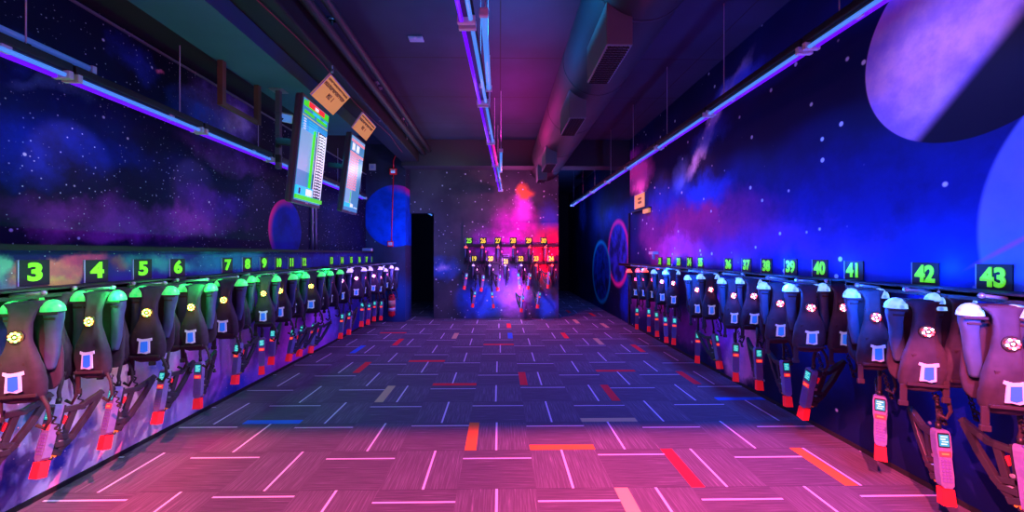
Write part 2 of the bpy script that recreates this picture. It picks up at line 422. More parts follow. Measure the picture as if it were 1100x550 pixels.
def far_mural():
    def B(*a): return wb(*a[:6], XR, *a[6:])
    p1, p1a, p1b = onX(663, 272, XR), onX(652, 272, XR), onX(673, 272, XR)
    p2, p2a, p2b = onX(645, 292, XR), onX(636, 292, XR), onX(654, 292, XR)
    return wall_mural('space_mural_rings', XR, ((.0, .003, .04), (.0, .008, .1)),
      [B(672, 300, 8, 60, (.0, .05, .7), 1.2), B(655, 240, 20, 20, (.0, .02, .3), .9), B(625, 230, 5, 20, (.02, .12, .7), 1.2), B(640, 330, 12, 10, (.0, .02, .2), 1)],
      [ring((0, p1.y, p1.z), abs(p1a.y-p1b.y)/2, 34*p1.y/F, (.75, .03, .35), (.03, .06, .75), .13),
       ring((0, p2.y, p2.z), abs(p2a.y-p2b.y)/2, 32*p2.y/F, (.0, .55, .75), (.0, .06, .5), .12)],
      starcfg=((8, .06, .4, .7),))
m_far = far_mural()
darkpaint = mat('dark_blue_paint', (.015, .017, .03), .8)
blackpaint = mat('black_paint', (.008, .008, .012), .8)
def ceiling_mat():
    q = Nodes('painted_ceiling', .8)
    s_ = q.n('ShaderNodeSeparateXYZ'); q.l(q.P, s_.inputs[0])
    fy = q.math('FRACT', q.math('DIVIDE', s_.outputs[1], 1.22)); fx = q.math('FRACT', q.math('DIVIDE', s_.outputs[0], 2.44))
    l1 = q.math('LESS_THAN', fy, .012); l2 = q.math('LESS_THAN', fx, .005); l = q.math('MAXIMUM', l1, l2)
    col = q.mix(q.smooth(q.noise(1.2, 4).outputs['Fac'], .3, .7), (.022, .03, .055), (.03, .04, .075))
    q.l(q.mix(l, col, (.015, .015, .02)), q.b.inputs['Base Color']); return q.m
m_ceil = ceiling_mat()

# ------------------------------------------------------------------ floor: carpet tiles in a basket weave
def carpet_mat(name, vertical, tone):
    q = Nodes(name, .95)
    mp = q.n('ShaderNodeMapping'); q.l(q.P, mp.inputs[0]); mp.inputs[3].default_value = (120, 4, 1) if vertical else (4, 120, 1)
    n = q.noise(1, 3, mp.outputs[0]); n2 = q.noise(160, 2)
    c = q.mix(q.smooth(n.outputs['Fac'], .42, .62), tuple(t*.8 for t in tone), tuple(min(1, t*1.2) for t in tone))
    c = q.mix(q.math('MULTIPLY', n2.outputs['Fac'], .45), c, tuple(t*.35 for t in tone))
    hi = q.smooth(q.noise(1, 2, mp.outputs[0]).outputs['Fac'], .66, .72)
    c = q.mix(q.math('MULTIPLY', hi, .22), c, (.6, .5, .65))
    q.l(c, q.b.inputs['Base Color']); return q.m
cm = [carpet_mat('carpet_pile_lengthwise', True, (.155, .12, .175)), carpet_mat('carpet_pile_crosswise', False, (.13, .098, .147)),
      mat('carpet_pale_line', (.72, .62, .80), .95), mat('carpet_orange', (1, .19, .03), .95), mat('carpet_red', (.95, .015, .03), .95),
      mat('carpet_tan', (.62, .42, .22), .95), mat('carpet_blue', (.02, .16, .75), .95), mat('carpet_seam', (.03, .03, .05), .95)]
# (i, j): (kind, position, colour index)   L/R = lengthwise strip at that side, N = crosswise strip at the near edge
strips = {(-1, 1): ('L', 3), (0, 1): ('N', 3), (2, 0): ('L', 4), (4, 0): ('L', 3), (1, -1): ('L', 5), (1, 2): ('N', 5), (-5, 2): ('N', 6), (-3, 3): ('L', 5),
 (-2, 4): ('N', 4), (0, 4): ('L', 4), (-3, 6): ('N', 4), (-1, 8): ('N', 4), (-4, 8): ('L', 4), (-5, 10): ('N', 4), (-3, 9): ('R', 5), (-1, 9): ('R', 6),
 (-1, 11): ('R', 4), (1, 9): ('R', 4), (3, 7): ('R', 4), (2, 8): ('R', 5), (2, 5): ('N', 4), (4, 4): ('L', 4), (1, 3): ('R', 4), (4, 3): ('N', 6),
 (-5, 7): ('L', 6), (-5, 5): ('R', 4), (4, 14): ('L', 4), (2, 12): ('R', 5), (3, 11): ('R', 5), (3, 15): ('L', 4)}
fl = MB()
def quad(x0, y0, x1, y1, z, mi):
    x0 = max(-2.99, x0); x1 = min(3.19, x1)
    if x1 <= x0: return
    f = fl.bm.faces.new([fl.bm.verts.new(p) for p in ((x0, y0, z), (x1, y0, z), (x1, y1, z), (x0, y1, z))]); f.material_index = mi
lr = random.Random(3)
for i in range(-7, 6):
    for j in range(-9, 30):
        X0, Y0 = .231+.5*i, 2.54+.5*j; V = (i+j) % 2 == 0
        quad(X0, Y0, X0+.5, Y0+.5, 0, 0 if V else 1)
        quad(X0, Y0, X0+.5, Y0+.003, .0006, 7)
        st = strips.get((i, j))
        if V:
            fr = .5+lr.uniform(-.06, .06)
            if (i, j) == (4, 0): fr = .21
            quad(X0+.5*fr-.008, Y0, X0+.5*fr+.008, Y0+.5, .001, 2)
        else:
            fr = lr.choice((.76, .78, .84, .88, .74))
            quad(X0, Y0+.5*fr-.008, X0+.5, Y0+.5*fr+.008, .001, 2)
        if st:
            k, c = st
            if k == 'L': quad(X0, Y0, X0+.088, Y0+.5, .0015, c)
            if k == 'R': quad(X0+.412, Y0, X0+.5, Y0+.5, .0015, c)
            if k == 'N': quad(X0, Y0, X0+.5, Y0+.08, .0015, c)
o = fl.build('floor', cm); tag(o, kind='structure')

# ------------------------------------------------------------------ shell
ZC = 3.9
def wall(name, a, b, m): return struct(MB().span(a, b), name, m)
wall('wall_left', (XU-.2, -2, 0), (XU, 8.8, 3.27), m_upleft)
wall('wall_left_lower', (XU, -2, 0), (XL, 8.8, 1.52), m_lowleft)
wall('trim_1', (XU+.002, -2, 1.52), (XL+.05, 8.8, 1.555), blackpaint)       # dark cap of the lower wall
wall('wall_right', (XR, -2, 0), (XR+.2, 8.38, ZC), m_right)
wall('wall_right_far', (XR+.01, 8.38, 0), (XR+.2, 16, ZC), m_far)
wall('trim_2', (XR-.03, 8.36, 0), (XR+.01, 8.42, 2.35), darkpaint)
wall('wall_back', (-1.53, YB, 0), (1.36, YB+.15, ZC), m_back)
wall('wall_back_panel', (-.85, YB-.03, 0), (1.36, YB, 2.22), m_back)
wall('wall_back_lintel', (-2.2, YB, 2.44), (-1.53, YB+.15, ZC), m_back)
wall('column', (-3.15, 8.8, 0), (-2.08, YB+.15, ZC), m_col)
wall('wall_end', (1.2, 16, 0), (3.0, 16.15, ZC), blackpaint)
wall('wall_corridor', (1.21, YB+.15, 0), (1.36, 16, ZC), blackpaint)
wall('wall_passage_end', (-3.0, 12.5, 0), (1.2, 12.65, ZC), darkpaint)
wall('wall_passage_left', (-3.1, YB+.15, 0), (-2.95, 12.5, ZC), darkpaint)
wall('ceiling', (-3.2, -2, ZC), (3.2, 16.2, ZC+.15), m_ceil)
wall('wall_front', (-3.15, -2.15, 0), (2.95, -2, ZC), darkpaint)
wall('beam', (-2.07, 8.4, 3.35), (XR, 8.8, ZC), mat('beam_paint', (.03, .03, .04), .7))
wall('beam_front', (-2.9, -.45, 3.32), (XR, -.40, ZC), darkpaint)
wall('trim_3', (XU-.2, -2, 3.27), (-2.6, 6.0, 3.4), blackpaint)            # dark soffit over the left wall
wall('trim_4', (XU+.001, -2, 3.235), (XU+.02, 8.8, 3.25), metalg)         # thin metal strip on top of the mural
wall('beam_left', (-2.6, -2, 3.27), (-2.06, 6.0, ZC), mat('teal_painted_beam', (.03, .13, .16), .6, noise=(3, (.05, .19, .22))))
wall('wall_left_top', (XU-.2, -2, 3.4), (-2.6, 6.0, ZC), blackpaint)
wall('wall_left_upper', (XU-.2, 6.0, 3.27), (XU, 8.8, ZC), blackpaint)
wall('baseboard_left', (XL, -2, 0), (XL+.012, 8.8, .03), blackpaint)
wall('baseboard_right', (XR-.012, -2, 0), (XR, 8.38, .03), blackpaint)

# ------------------------------------------------------------------ black trunking and pipes under the ceiling, left
t = empty('pipe_trunking', (-1.85, 3.4, 3.5))
def loc(o, p): return tuple(Vector(p)-o.location)
MB().span(loc(t, (-2.055, -1.9, 3.42)), loc(t, (-1.70, 8.38, 3.66)), bevel=.02).build('channel', blackm, t)
mb = MB()
for x, z, r in ((-1.6, 3.6, .05), (-1.48, 3.66, .04)): mb.tube(loc(t, (x, -1.9, z)), loc(t, (x, 8.38, z)), r, 14)
mb.build('pipe', blackm, t)
MB().path([loc(t, (-1.8+.03*math.sin(k*1.3), -1.5+k*.5, 3.408-.01*abs(math.sin(k)))) for k in range(19)], .005).build('cable', mat('red_cable', (.3, .02, .05), .6), t)
for k, y in enumerate((2.6, 4.1, 5.6, 7.1)):
    MB().tube(loc(t, (-1.72, y, 3.65)), loc(t, (-1.72, y, 3.9)), .008, 8).tube(loc(t, (-1.72, y, 3.88)), loc(t, (-1.72, y, 3.9)), .04, 12).build('hanger_rod', metalg, t)
tag(t, 'black pipe and cable trunking running along the ceiling beside the teal beam', 'pipe')
for k, (px, y0, y1, X) in enumerate(((357, 22, 78, -1.35), (330, 27, 52, -1.6), (408, 95, 130, -1.3), (386, 95, 118, -1.6), (437, 130, 150, -1.2))):
    Yc = (ZC-H)*F/(CY-y0); p = onY(px, y0, Yc); q_ = onY(px, y1, Yc)
    r_ = MB().tube((p.x, p.y, ZC-.002), q_, .007, 8).tube((p.x, p.y, ZC-.02), (p.x, p.y, ZC-.001), .035, 12).tube(q_, q_+Vector((0, 0, .03)), .014, 8).build('ceiling_rod', metalg)
    tag(r_, ['thin metal rod hanging from a round ceiling flange above the nearer cardboard sign',
             'short metal rod hanging from the ceiling over the black trunking, left of the flanged rod',
             'thin metal rod hanging from the ceiling above the farther cardboard sign',
             'short thin rod between the two cardboard signs, up by the trunking',
             'thin metal rod nearest the back ceiling beam on the trunking side'][k], 'rod')

# ------------------------------------------------------------------ round air duct with registers
ductm = mat('painted_duct', (.012, .009, .018), .7, bump=(6, .15))
d = empty('air_duct', (1.03, 3.7, 3.55))
mb = MB().tube(loc(d, (1.03, -1.9, 3.54)), loc(d, (1.03, YB-.002, 3.54)), .36, 40)
for k in range(8):
    y = -1.2+1.35*k; mb.tube(loc(d, (1.03, y, 3.54)), loc(d, (1.03, y+.03, 3.54)), .3625, 40)
mb.build('duct_pipe', ductm, d)
for (Y0, Y1) in ((2.83, 3.47), (4.36, 5.0), (6.6, 7.24), (8.0, 8.36)):
    r_ = MB().span(loc(d, (.76, Y0, 2.99)), loc(d, (.95, Y1, 3.30)), bevel=.008).build('register_box', mat('register_metal', (.15, .18, .17), .5, .1), d)
    mb = MB()
    n = int((Y1-Y0)/.035)
    for k in range(n): mb.box(loc(d, (.855, Y0+.03+k*.035, 2.985)), (.16, .006, .012))
    for k in range(5): mb.box(loc(d, (.79+.0325*k, (Y0+Y1)/2, 2.987)), (.005, Y1-Y0-.03, .008))
    mb.build('grille', blackm, r_)
tag(d, 'large round painted air duct with boxy registers running along the ceiling', 'air duct')

# small ceiling plate and detectors
p = onY(447, 42, (ZC-H)*F/(CY-42))
sp = MB().box((0, 0, -.008), (.16, .11, .012), bevel=.003).box((-.04, 0, -.016), (.05, .08, .01)).box((.04, 0, -.016), (.05, .08, .01)).build('ceiling_plate', mat('plate_grey', (.35, .35, .5), .6))
sp.location = (p.x, p.y, ZC); tag(sp, 'small pale rectangular electrical plate on the dark ceiling', 'electrical plate')

# ------------------------------------------------------------------ blacklight fixtures
violet = mat('violet_tube', (.02, .01, .05), .3, emit=(.13, .0, 1), es=1.3)
bluet = mat('pale_blue_tube', (.02, .03, .05), .3, emit=(.08, .27, 1), es=.9)
redt = mat('magenta_tube', (.05, .01, .02), .3, emit=(.8, .01, .28), es=1.6)
dimt = mat('unlit_tube', (.25, .38, .75), .35, emit=(.03, .1, .4), es=.35)  # faint blue glow put into the unlit tube's colour
fixm = mat('fixture_metal', (.10, .11, .16), .4, .3)
def fixture(a, b, label, group, m1, m2, wire=True, wide=.07, top=ZC):
    a, b = Vector(a), Vector(b); L = (b-a).length
    e = empty('tube_light', (a+b)/2, (0, 0, math.atan2(-(b.x-a.x), b.y-a.y)))
    MB().box((0, 0, .045), (wide+.02, L*.985, .05), bevel=.008).build('housing', blackm, e)
    MB().box((0, 0, .012), (wide*.5, L*.96, .02)).build('reflector', fixm, e)
    MB().tube((-wide*.4, -L*.46, -.02), (-wide*.4, L*.46, -.02), .0135, 12).build('tube', m1, e)
    MB().tube((wide*.4, -L*.46, -.012), (wide*.4, L*.46, -.012), .0135, 12).build('tube', m2, e)
    for s_ in (-1, 1): MB().box((0, s_*L*.475, -.008), (wide+.04, .03, .05), bevel=.006).build('end_cap', whitep, e)
    MB().box((wide*.2, L*.2, .0), (.03, .05, .045), bevel=.005).build('clip', whitep, e)
    if wire: MB().tube((0, L*.3, .06), (0, L*.3, top-a.z), .004, 6).build('hanging_wire', wirem, e)
    tag(e, label, 'tube light', group); return e
order = ['nearest', 'second', 'third', 'fourth', 'fifth', 'sixth', 'seventh', 'eighth']
ZF = H+1.43
def cx(y): return -.245+.0335*(y-1.2)
ys = [1.15, 2.46, 3.77, 5.08, 6.4, 7.7, 9.0]
for k in range(6):
    m2 = redt if k in (3,) else bluet
    fixture((cx(ys[k]), ys[k], ZF), (cx(ys[k+1]), ys[k+1], ZF),
        '%s ceiling tube light of the middle row, %s' % (order[k].capitalize(), 'with a magenta tube' if k == 3 else 'violet and pale blue tubes'),
        'middle row tube lights', violet, m2)
for k, (y0, y1, lab) in enumerate(((2.40, 3.50, 'short pale blue tube light hung just right of the middle row, nearer one'), (5.6, 7.0, 'short pale blue tube light hung just right of the middle row, farther one'))):
    x = cx((y0+y1)/2)+.09
    e = empty('tube_light', (x, (y0+y1)/2, ZF+.02)); L = y1-y0
    MB().tube((0, -L/2, 0), (0, L/2, 0), .02, 12).build('tube', bluet, e)
    for s_ in (-1, 1): MB().box((0, s_*L/2, .0), (.055, .03, .05), bevel=.006).build('end_cap', whitep, e)
    for s_ in (-1, 1): MB().tube((0, s_*L*.3, .015), (0, s_*L*.3, ZC-ZF-.02), .004, 6).build('hanging_wire', wirem, e)
    tag(e, lab, 'tube light')
def rx(y): return 2.15+.0*(y)
for k in range(8):
    y0 = 1.45+1.3*k
    fixture((rx(y0), y0, ZF+.01), (rx(y0+1.3), y0+1.3, ZF+.01), '%s tube light of the row hung beside the right wall, violet and blue tubes' % order[k].capitalize(), 'right row tube lights', bluet, violet)
for k in range(6):
    y0 = 1.45+1.1*k
    fixture((-2.72, y0, H+1.12), (-2.72, y0+1.1, H+1.12), '%s tube light of the row along the left mural wall, blue over violet' % order[k].capitalize(), 'left row tube lights', violet, bluet, top=3.27)
e = empty('tube_light', (-2.74, 2.05, H+1.235))
MB().tube((0, -.65, 0), (0, .65, 0), .02, 12).build('tube', dimt, e)
for s_ in (-1, 1): MB().box((0, s_*.66, -.01), (.06, .03, .06), bevel=.006).build('end_cap', whitep, e)
MB().box((0, -.3, -.04), (.02, .03, .06)).box((0, .3, -.04), (.02, .03, .06)).build('bracket', blackm, e)
tag(e, 'dim unlit tube mounted on top of the nearest left wall tube light', 'tube light')

# ------------------------------------------------------------------ wooden trapeze bracket, pole and flood lamp on the left
br = empty('wooden_bracket', (-2.55, 3.95, 3.27)); wood = mat('brown_wood', (.12, .06, .045), .7, noise=(9, (.2, .1, .07)))
for y in (3.7, 4.24): MB().span(loc(br, (-2.58, y-.025, 2.86)), loc(br, (-2.53, y+.025, 3.27)), bevel=.004).build('post', wood, br)
MB().span(loc(br, (-2.575, 3.7, 2.86)), loc(br, (-2.535, 4.24, 2.90)), bevel=.004).build('crossbar', wood, br)
tag(br, 'dark wooden trapeze bracket hanging under the teal beam in front of the mural', 'bracket')
pole = empty('mounting_pole', (-2.4, 4.36, 3.27))
MB().span(loc(pole, (-2.425, 4.335, 2.42)), loc(pole, (-2.375, 4.385, 3.27)), bevel=.004).build('strut', mat('strut_metal', (.16, .15, .2), .5, .4), pole)
MB().box((0, 0, -.004), (.14, .14, .01)).build('ceiling_flange', metalg, pole)
mb = MB()
for z in (-.25, -.5, -.72): mb.box((0, 0, z), (.058, .058, .012))
mb.build('strap', fixm, pole)
for z in (2.52, 2.68): MB().box(loc(pole, (-2.375, 4.31, z)), (.05, .04, .08), bevel=.006).build('clamp', blackm, pole)
tag(pole, 'grey metal strut pole dropping from the teal beam left of the nearer monitor', 'pole')
fp = onY(302, 122, 4.25)
fd = empty('flood_lamp', (-2.37, 4.43, 3.0), (math.radians(25), 0, .7))
MB().box((0, 0, 0), (.15, .05, .10), bevel=.01).build('lamp_body', whitep, fd)
MB().box((0, -.027, 0), (.12, .006, .075)).build('lens', mat('lens_blue', (.3, .5, .9), .2, emit=(.1, .3, 1), es=.4), fd)
MB().tube((0, .0, 0), (-.04, -.04, -.02), .01, 8).build('arm', blackm, fd)
tag(fd, 'small white flood lamp clamped to the strut pole', 'lamp')
cd = MB().tube((XU+.03, 6.25, 1.555), (XU+.03, 6.25, 3.24), .018, 10).tube((XU+.03, 6.37, 1.555), (XU+.03, 6.37, 3.24), .012, 10).build('wall_conduit', mat('conduit_metal', (.3, .33, .5), .35, .6))
tag(cd, 'pair of vertical metal conduits on the mural behind the monitors', 'conduit')

# ------------------------------------------------------------------ monitors (portrait) and cardboard signs
def emis(name, c, s_): return mat(name, tuple(min(1, x) for x in c), .3, emit=c, es=s_)
S = {'bg': emis('screen_blue', (.05, .28, .48), .75), 'pale': emis('screen_pale', (.22, .42, .62), .85), 'red': emis('screen_red', (.9, .03, .04), .9), 'green': emis('screen_green', (.08, .9, .02), .75),
     'cyan': emis('screen_cyan', (.02, .6, .9), .9), 'white': emis('screen_white', (.85, .9, 1), .95), 'dark': emis('screen_dark', (.01, .03, .06), .3), 'yellow': emis('screen_yellow', (.8, .7, .1), .7),
     'pink': emis('screen_pink', (.95, .3, .36), .85), 'row': emis('screen_row_blue', (.02, .35, .75), .8), 'teal': emis('screen_teal', (.05, .8, .7), .85)}
SK = list(S); SM = [S[k] for k in SK]
def monitor(Y0, X, zb, W, Ht, items, label, tilt):
    # local: x along +Y world (reading direction), y = out of the wall (-y is the face), z up
    e = empty('monitor', (X, Y0+W/2, zb), (0, 0, 0)); e.rotation_euler = Euler((math.radians(tilt), 0, PI/2))
    MB().box((0, .042, Ht/2), (W+.03, .06, Ht+.03), bevel=.028, seg=4).box((0, .008, Ht/2), (W+.03, .02, Ht+.03), bevel=.006).build('casing', mat('casing_grey', (.07, .07, .10), .4), e)
    mb = MB(); mb.mi = 0; mb.box((0, -.006, Ht/2), (W-.02, .006, Ht-.03))
    for n_, (u0, v0, u1, v1, k) in enumerate(items):
        mb.mi = SK.index(k); a_ = (-W/2+.012+(W-.024)*u0, (Ht-.04)*v0+.02); b_ = (-W/2+.012+(W-.024)*u1, (Ht-.04)*v1+.02)
        mb.span((a_[0], -.0095-.0002*n_, a_[1]), (b_[0], -.008, b_[1]))
    mb.build('screen', SM, e)
    MB().box((0, .09, Ht*.6), (.3, .05, .3), bevel=.01).box((.0, .22, Ht*.6), (.06, .26, .06)).build('wall_mount', blackm, e)
    MB().box((0, .0, .008), (.06, .006, .012)).build('logo_plate', metalg, e)
    tag(e, label, 'monitor'); return e
rr = random.Random(5)
it = [(0, .30, .62, .77, 'pale'), (.12, .93, 1, 1, 'green'), (.18, .945, .82, 1, 'red'), (.42, .955, .56, .985, 'white'), (0, .93, .12, .985, 'green'),
      (.04, .865, .42, .895, 'green'), (.52, .865, .95, .895, 'green'), (.36, .90, .66, .925, 'cyan'), (.8, .895, .95, .915, 'cyan'), (0, .835, 1, .842, 'yellow')]
for k in range(5):
    it += [(0, .80-.024*k, 1, .816-.024*k, 'row'), (.05, .803-.024*k, .14, .812-.024*k, 'white'), (.25, .803-.024*k, .6, .812-.024*k, 'cyan')]
it += [(.6, .06, 1, .76, 'dark'), (.62, .06, .65, .76, 'white'), (.95, .06, .985, .76, 'white')]
for k in range(22):
    v = .075+.031*k
    it += [(.68, v, .74, v+.016, 'white'), (.77, v+.006, .83, v+.018, 'white'), (.86, v, .92, v+.016, 'white')]
it += [(.45, .14, .48, .74, 'green'), (0, .055, .58, .14, 'cyan'), (.32, .06, .55, .125, 'white'), (.05, .06, .12, .12, 'dark'), (0, .012, 1, .05, 'green')]
m1 = monitor(3.77, -1.95, 2.0, .555, 1.0, it, 'nearer portrait monitor with red banner, green bars and score table, hung beside the strut pole', 6)
it = [(0, .955, 1, 1, 'pale'), (0, .93, 1, .965, 'pink'), (.1, .82, .3, .915, 'white'), (.4, .82, .62, .915, 'white'), (0, .765, 1, .795, 'pink'), (0, .08, .45, .76, 'pale')]
for k in range(14): it.append((.02, .735-.034*k, .66, .755-.034*k, 'pink'))
it += [(.34, .08, .37, .26, 'green'), (0, .045, .6, .10, 'cyan'), (.4, .05, .6, .095, 'white'), (.1, .10, .5, .104, 'yellow'), (.7, .05, .95, .06, 'white')]
m2 = monitor(5.16, -2.03, 2.06, .50, 1.0, it, 'farther portrait monitor with pink banners and pink list rows', 7)
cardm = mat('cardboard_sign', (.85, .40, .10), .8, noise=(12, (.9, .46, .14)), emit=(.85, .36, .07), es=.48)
inkm = mat('sign_ink', (.10, .02, .05), .8)
edgem = mat('sign_edge', (.55, .5, .8), .6)
def card(corners, label, rows, name='cardboard_sign', size=None):
    """corners bottom-near, bottom-far, top-far, top-near in world space"""
    a_, b_, c_, d_ = map(Vector, corners); u = (b_-a_); v = (d_-a_); W = u.length; Hh = v.length
    x = u.normalized(); z = (v-x*v.dot(x)).normalized(); y = z.cross(x)
    e = empty(name, a_); e.rotation_euler = Matrix((x, y, z)).transposed().to_euler()
    MB().span((0, 0, 0), (W, .012, Hh)).build('card', cardm, e)
    MB().span((0, -.003, 0), (.012, .014, Hh)).span((0, -.003, Hh-.008), (W, .014, Hh)).build('edge_strip', edgem, e)
    mb = MB(); g = random.Random(2)
    for (v0, v1, u0, u1, n_) in rows:
        s_ = (u1-u0)/n_
        for k in range(n_):
            x0 = (u0+k*s_)*W; x1 = (u0+(k+.72)*s_)*W; zz0, zz1 = v0*Hh, v1*Hh; xm = (x0+x1)/2; t_ = (x1-x0)*.28
            mb.span((x0, -.0025, zz0), (x0+t_, .001, zz1)); mb.span((x1-t_, -.0025, zz0+(zz1-zz0)*g.choice((0, 0, .4))), (x1, .001, zz1))
            hz = g.choice((zz0, zz1-(zz1-zz0)*.25, (zz0+zz1)/2)); mb.span((x0, -.0025, hz), (x1, .001, hz+(zz1-zz0)*.22))
    mb.build('lettering', inkm, e); tag(e, label, 'sign'); return e
rows = [(.82, .90, .06, .95, 17), (.60, .74, .05, .95, 15), (.30, .50, .38, .54, 2), (.30, .50, .60, .62, 1)]
card([onY(333.8, 101.7, 3.77), onY(357.8, 123.7, 4.33), onY(373.2, 104, 4.33), onY(355, 78.8, 3.77)], 'tilted orange cardboard sign with dark print on top of the nearer monitor', rows)
card([onY(378, 137, 5.16), onY(393.5, 151.3, 5.68), onY(406.7, 136.5, 5.68), onY(389.6, 120.3, 5.16)], 'tilted orange cardboard sign with dark print on top of the farther monitor', rows)
cr = card([onX(681.5, 225, XR-.02), onX(692, 221.5, XR-.02), onX(692, 205, XR-.02), onX(681.5, 210.5, XR-.02)], 'small orange cardboard sign standing on a ledge on the right mural wall', [(.55, .72, .4, .75, 5), (.28, .46, .4, .75, 5)])
a_, b_ = onX(681, 226.5, XR), onX(700, 222, XR)
lg = empty('wall_ledge', (XR-.03, (a_.y+b_.y)/2, (a_.z+b_.z)/2-.02))
MB().box((0, 0, 0), (.06, abs(a_.y-b_.y), .025)).build('shelf_board', blackm, lg)
MB().box((0, -abs(a_.y-b_.y)*.32, -.05), (.04, abs(a_.y-b_.y)*.3, .08)).build('wooden_block', cardm, lg)
tag(lg, 'narrow dark ledge with a wooden block under the small cardboard sign', 'ledge')

# ------------------------------------------------------------------ number signs
_ones = 'zero one two three four five six seven eight nine ten eleven twelve thirteen fourteen fifteen sixteen seventeen eighteen nineteen'.split()
def nw(n_): return _ones[n_] if n_ < 20 else {2: 'twenty', 3: 'thirty', 4: 'forty'}[n_//10]+('-'+_ones[n_ % 10] if n_ % 10 else '')
def sign(num, loc_, rz, lab, s_=1.0, yellow=False):
    e = empty('number_sign', loc_, (0, 0, rz), s_)
    MB().box((0, -.004, 0), (.16, .008, .155)).build('board', board, e)
    MB().box((-.083, -.004, 0), (.006, .010, .155)).build('board_edge', board_edge, e)
    txt = str(num); me = text_mesh(txt, .145, .002, digit_y if yellow else digit, .006, 1.18 if len(txt) == 1 else .80)
    o = bpy.data.objects.new('digits', me); link(o, e); o.rotation_euler = (PI/2, 0, 0); o.location = (.0, -.0105, 0)
    tag(e, lab, 'sign', 'number signs'); return e
left_signs = {3: (36, 293), 4: (103, 291), 5: (152.5, 289), 6: (190, 287.5), 7: (243.5, 285), 8: (265, 284), 9: (283, 283), 10: (298.5, 282.7), 11: (312.5, 282.3), 12: (326, 281.8),
              13: (355.5, 280.3), 14: (366.8, 280), 15: (376.8, 279.6), 16: (385.7, 279.3), 17: (393.2, 279), 18: (399.6, 278.8)}
right_signs = {43: (1069, 299), 42: (995, 295), 41: (918, 291), 40: (881.5, 288.6), 39: (850, 287), 38: (824, 286), 37: (802.5, 285), 36: (783, 284.3), 35: (753, 282.2), 34: (741, 281.8),
               33: (729.5, 281.5), 32: (719, 281.2), 31: (709.5, 281)}
for n_, (x, y) in left_signs.items():
    p = onX(x, y, XL+.001); sign(n_, (p.x, p.y, p.z), PI/2, 'black wall sign showing a green %s' % nw(n_))
for n_, (x, y) in right_signs.items():
    p = onX(x, y, XR-.001); sign(n_, (p.x, p.y, p.z), -PI/2, 'black wall sign showing a green %s' % nw(n_))
back_signs = {25: (504, 258.8), 26: (519, 258.8), 27: (535, 258.8), 28: (551.3, 258.8), 29: (568, 258.8), 30: (584, 258.8), 19: (509.2, 278), 20: (527, 278), 21: (543.5, 281), 22: (559.5, 278), 23: (576, 278), 24: (592, 278)}
for n_, (x, y) in back_signs.items():
    yb = YB-.032 if n_ > 24 else YB-.30
    p = onY(x, y, yb); sign(n_, (p.x, p.y, p.z), 0, 'tiny sign showing a %s %s on the back wall rack' % ('green' if n_ == 25 else 'yellow', nw(n_)), 1.0 if n_ > 24 else .95, n_ != 25)

# ------------------------------------------------------------------ racks: black shelf bars with pegs
def rack(side, y0, y1, pegs, label, z=1.285):
    Xw = XL if side < 0 else XR; Xi = Xw-side*.27
    e = empty('wall_rack', (Xw, (y0+y1)/2, z))
    MB().span(loc(e, (Xw, y0, z-.014)), loc(e, (Xi, y1, z+.014)), bevel=.004).span(loc(e, (Xi, y0, z-.03)), loc(e, (Xi+side*.012, y1, z+.02))).build('shelf_bar', blackm, e)
    for k in range(max(2, int((y1-y0)/.9)+1)):
        y = y0+.06+(y1-y0-.12)*k/max(1, int((y1-y0)/.9) or 1); y = min(y, y1-.05)
        MB().poly([(0, -.014), (-side*.2, -.014), (0, -.16)], .02, 'Y', 0).build('bracket', blackm, e).location = loc(e, (Xw, y, z))
    for p in pegs:
        if y0-.3 <= p.y <= y1+.3:
            MB().tube(loc(e, (Xi, min(max(p.y, y0+.02), y1-.02), z-.005)), loc(e, (p.x-side*.06, p.y, z+.01)), .009, 8).ball(loc(e, (p.x-side*.06, p.y, z+.01)), .014, 8, 6).build('peg', metalg, e)
    tag(e, label, 'rack'); return e

def point(name, loc_, col, e, r=.03):
    l = bpy.data.lights.new(name, 'POINT'); l.color = col; l.energy = e; l.shadow_soft_size = r
    o = bpy.data.objects.new(name, l); o.location = loc_; COL.objects.link(o); return o
def down(name, loc_, col, e, r=.02, deg=160, blend=.5, tilt=0):
    l = bpy.data.lights.new(name, 'SPOT'); l.color = col; l.energy = e; l.shadow_soft_size = r
    l.spot_size = math.radians(deg); l.spot_blend = blend
    o = bpy.data.objects.new(name, l); o.location = loc_; o.rotation_euler = (0, tilt, 0); COL.objects.link(o); return o
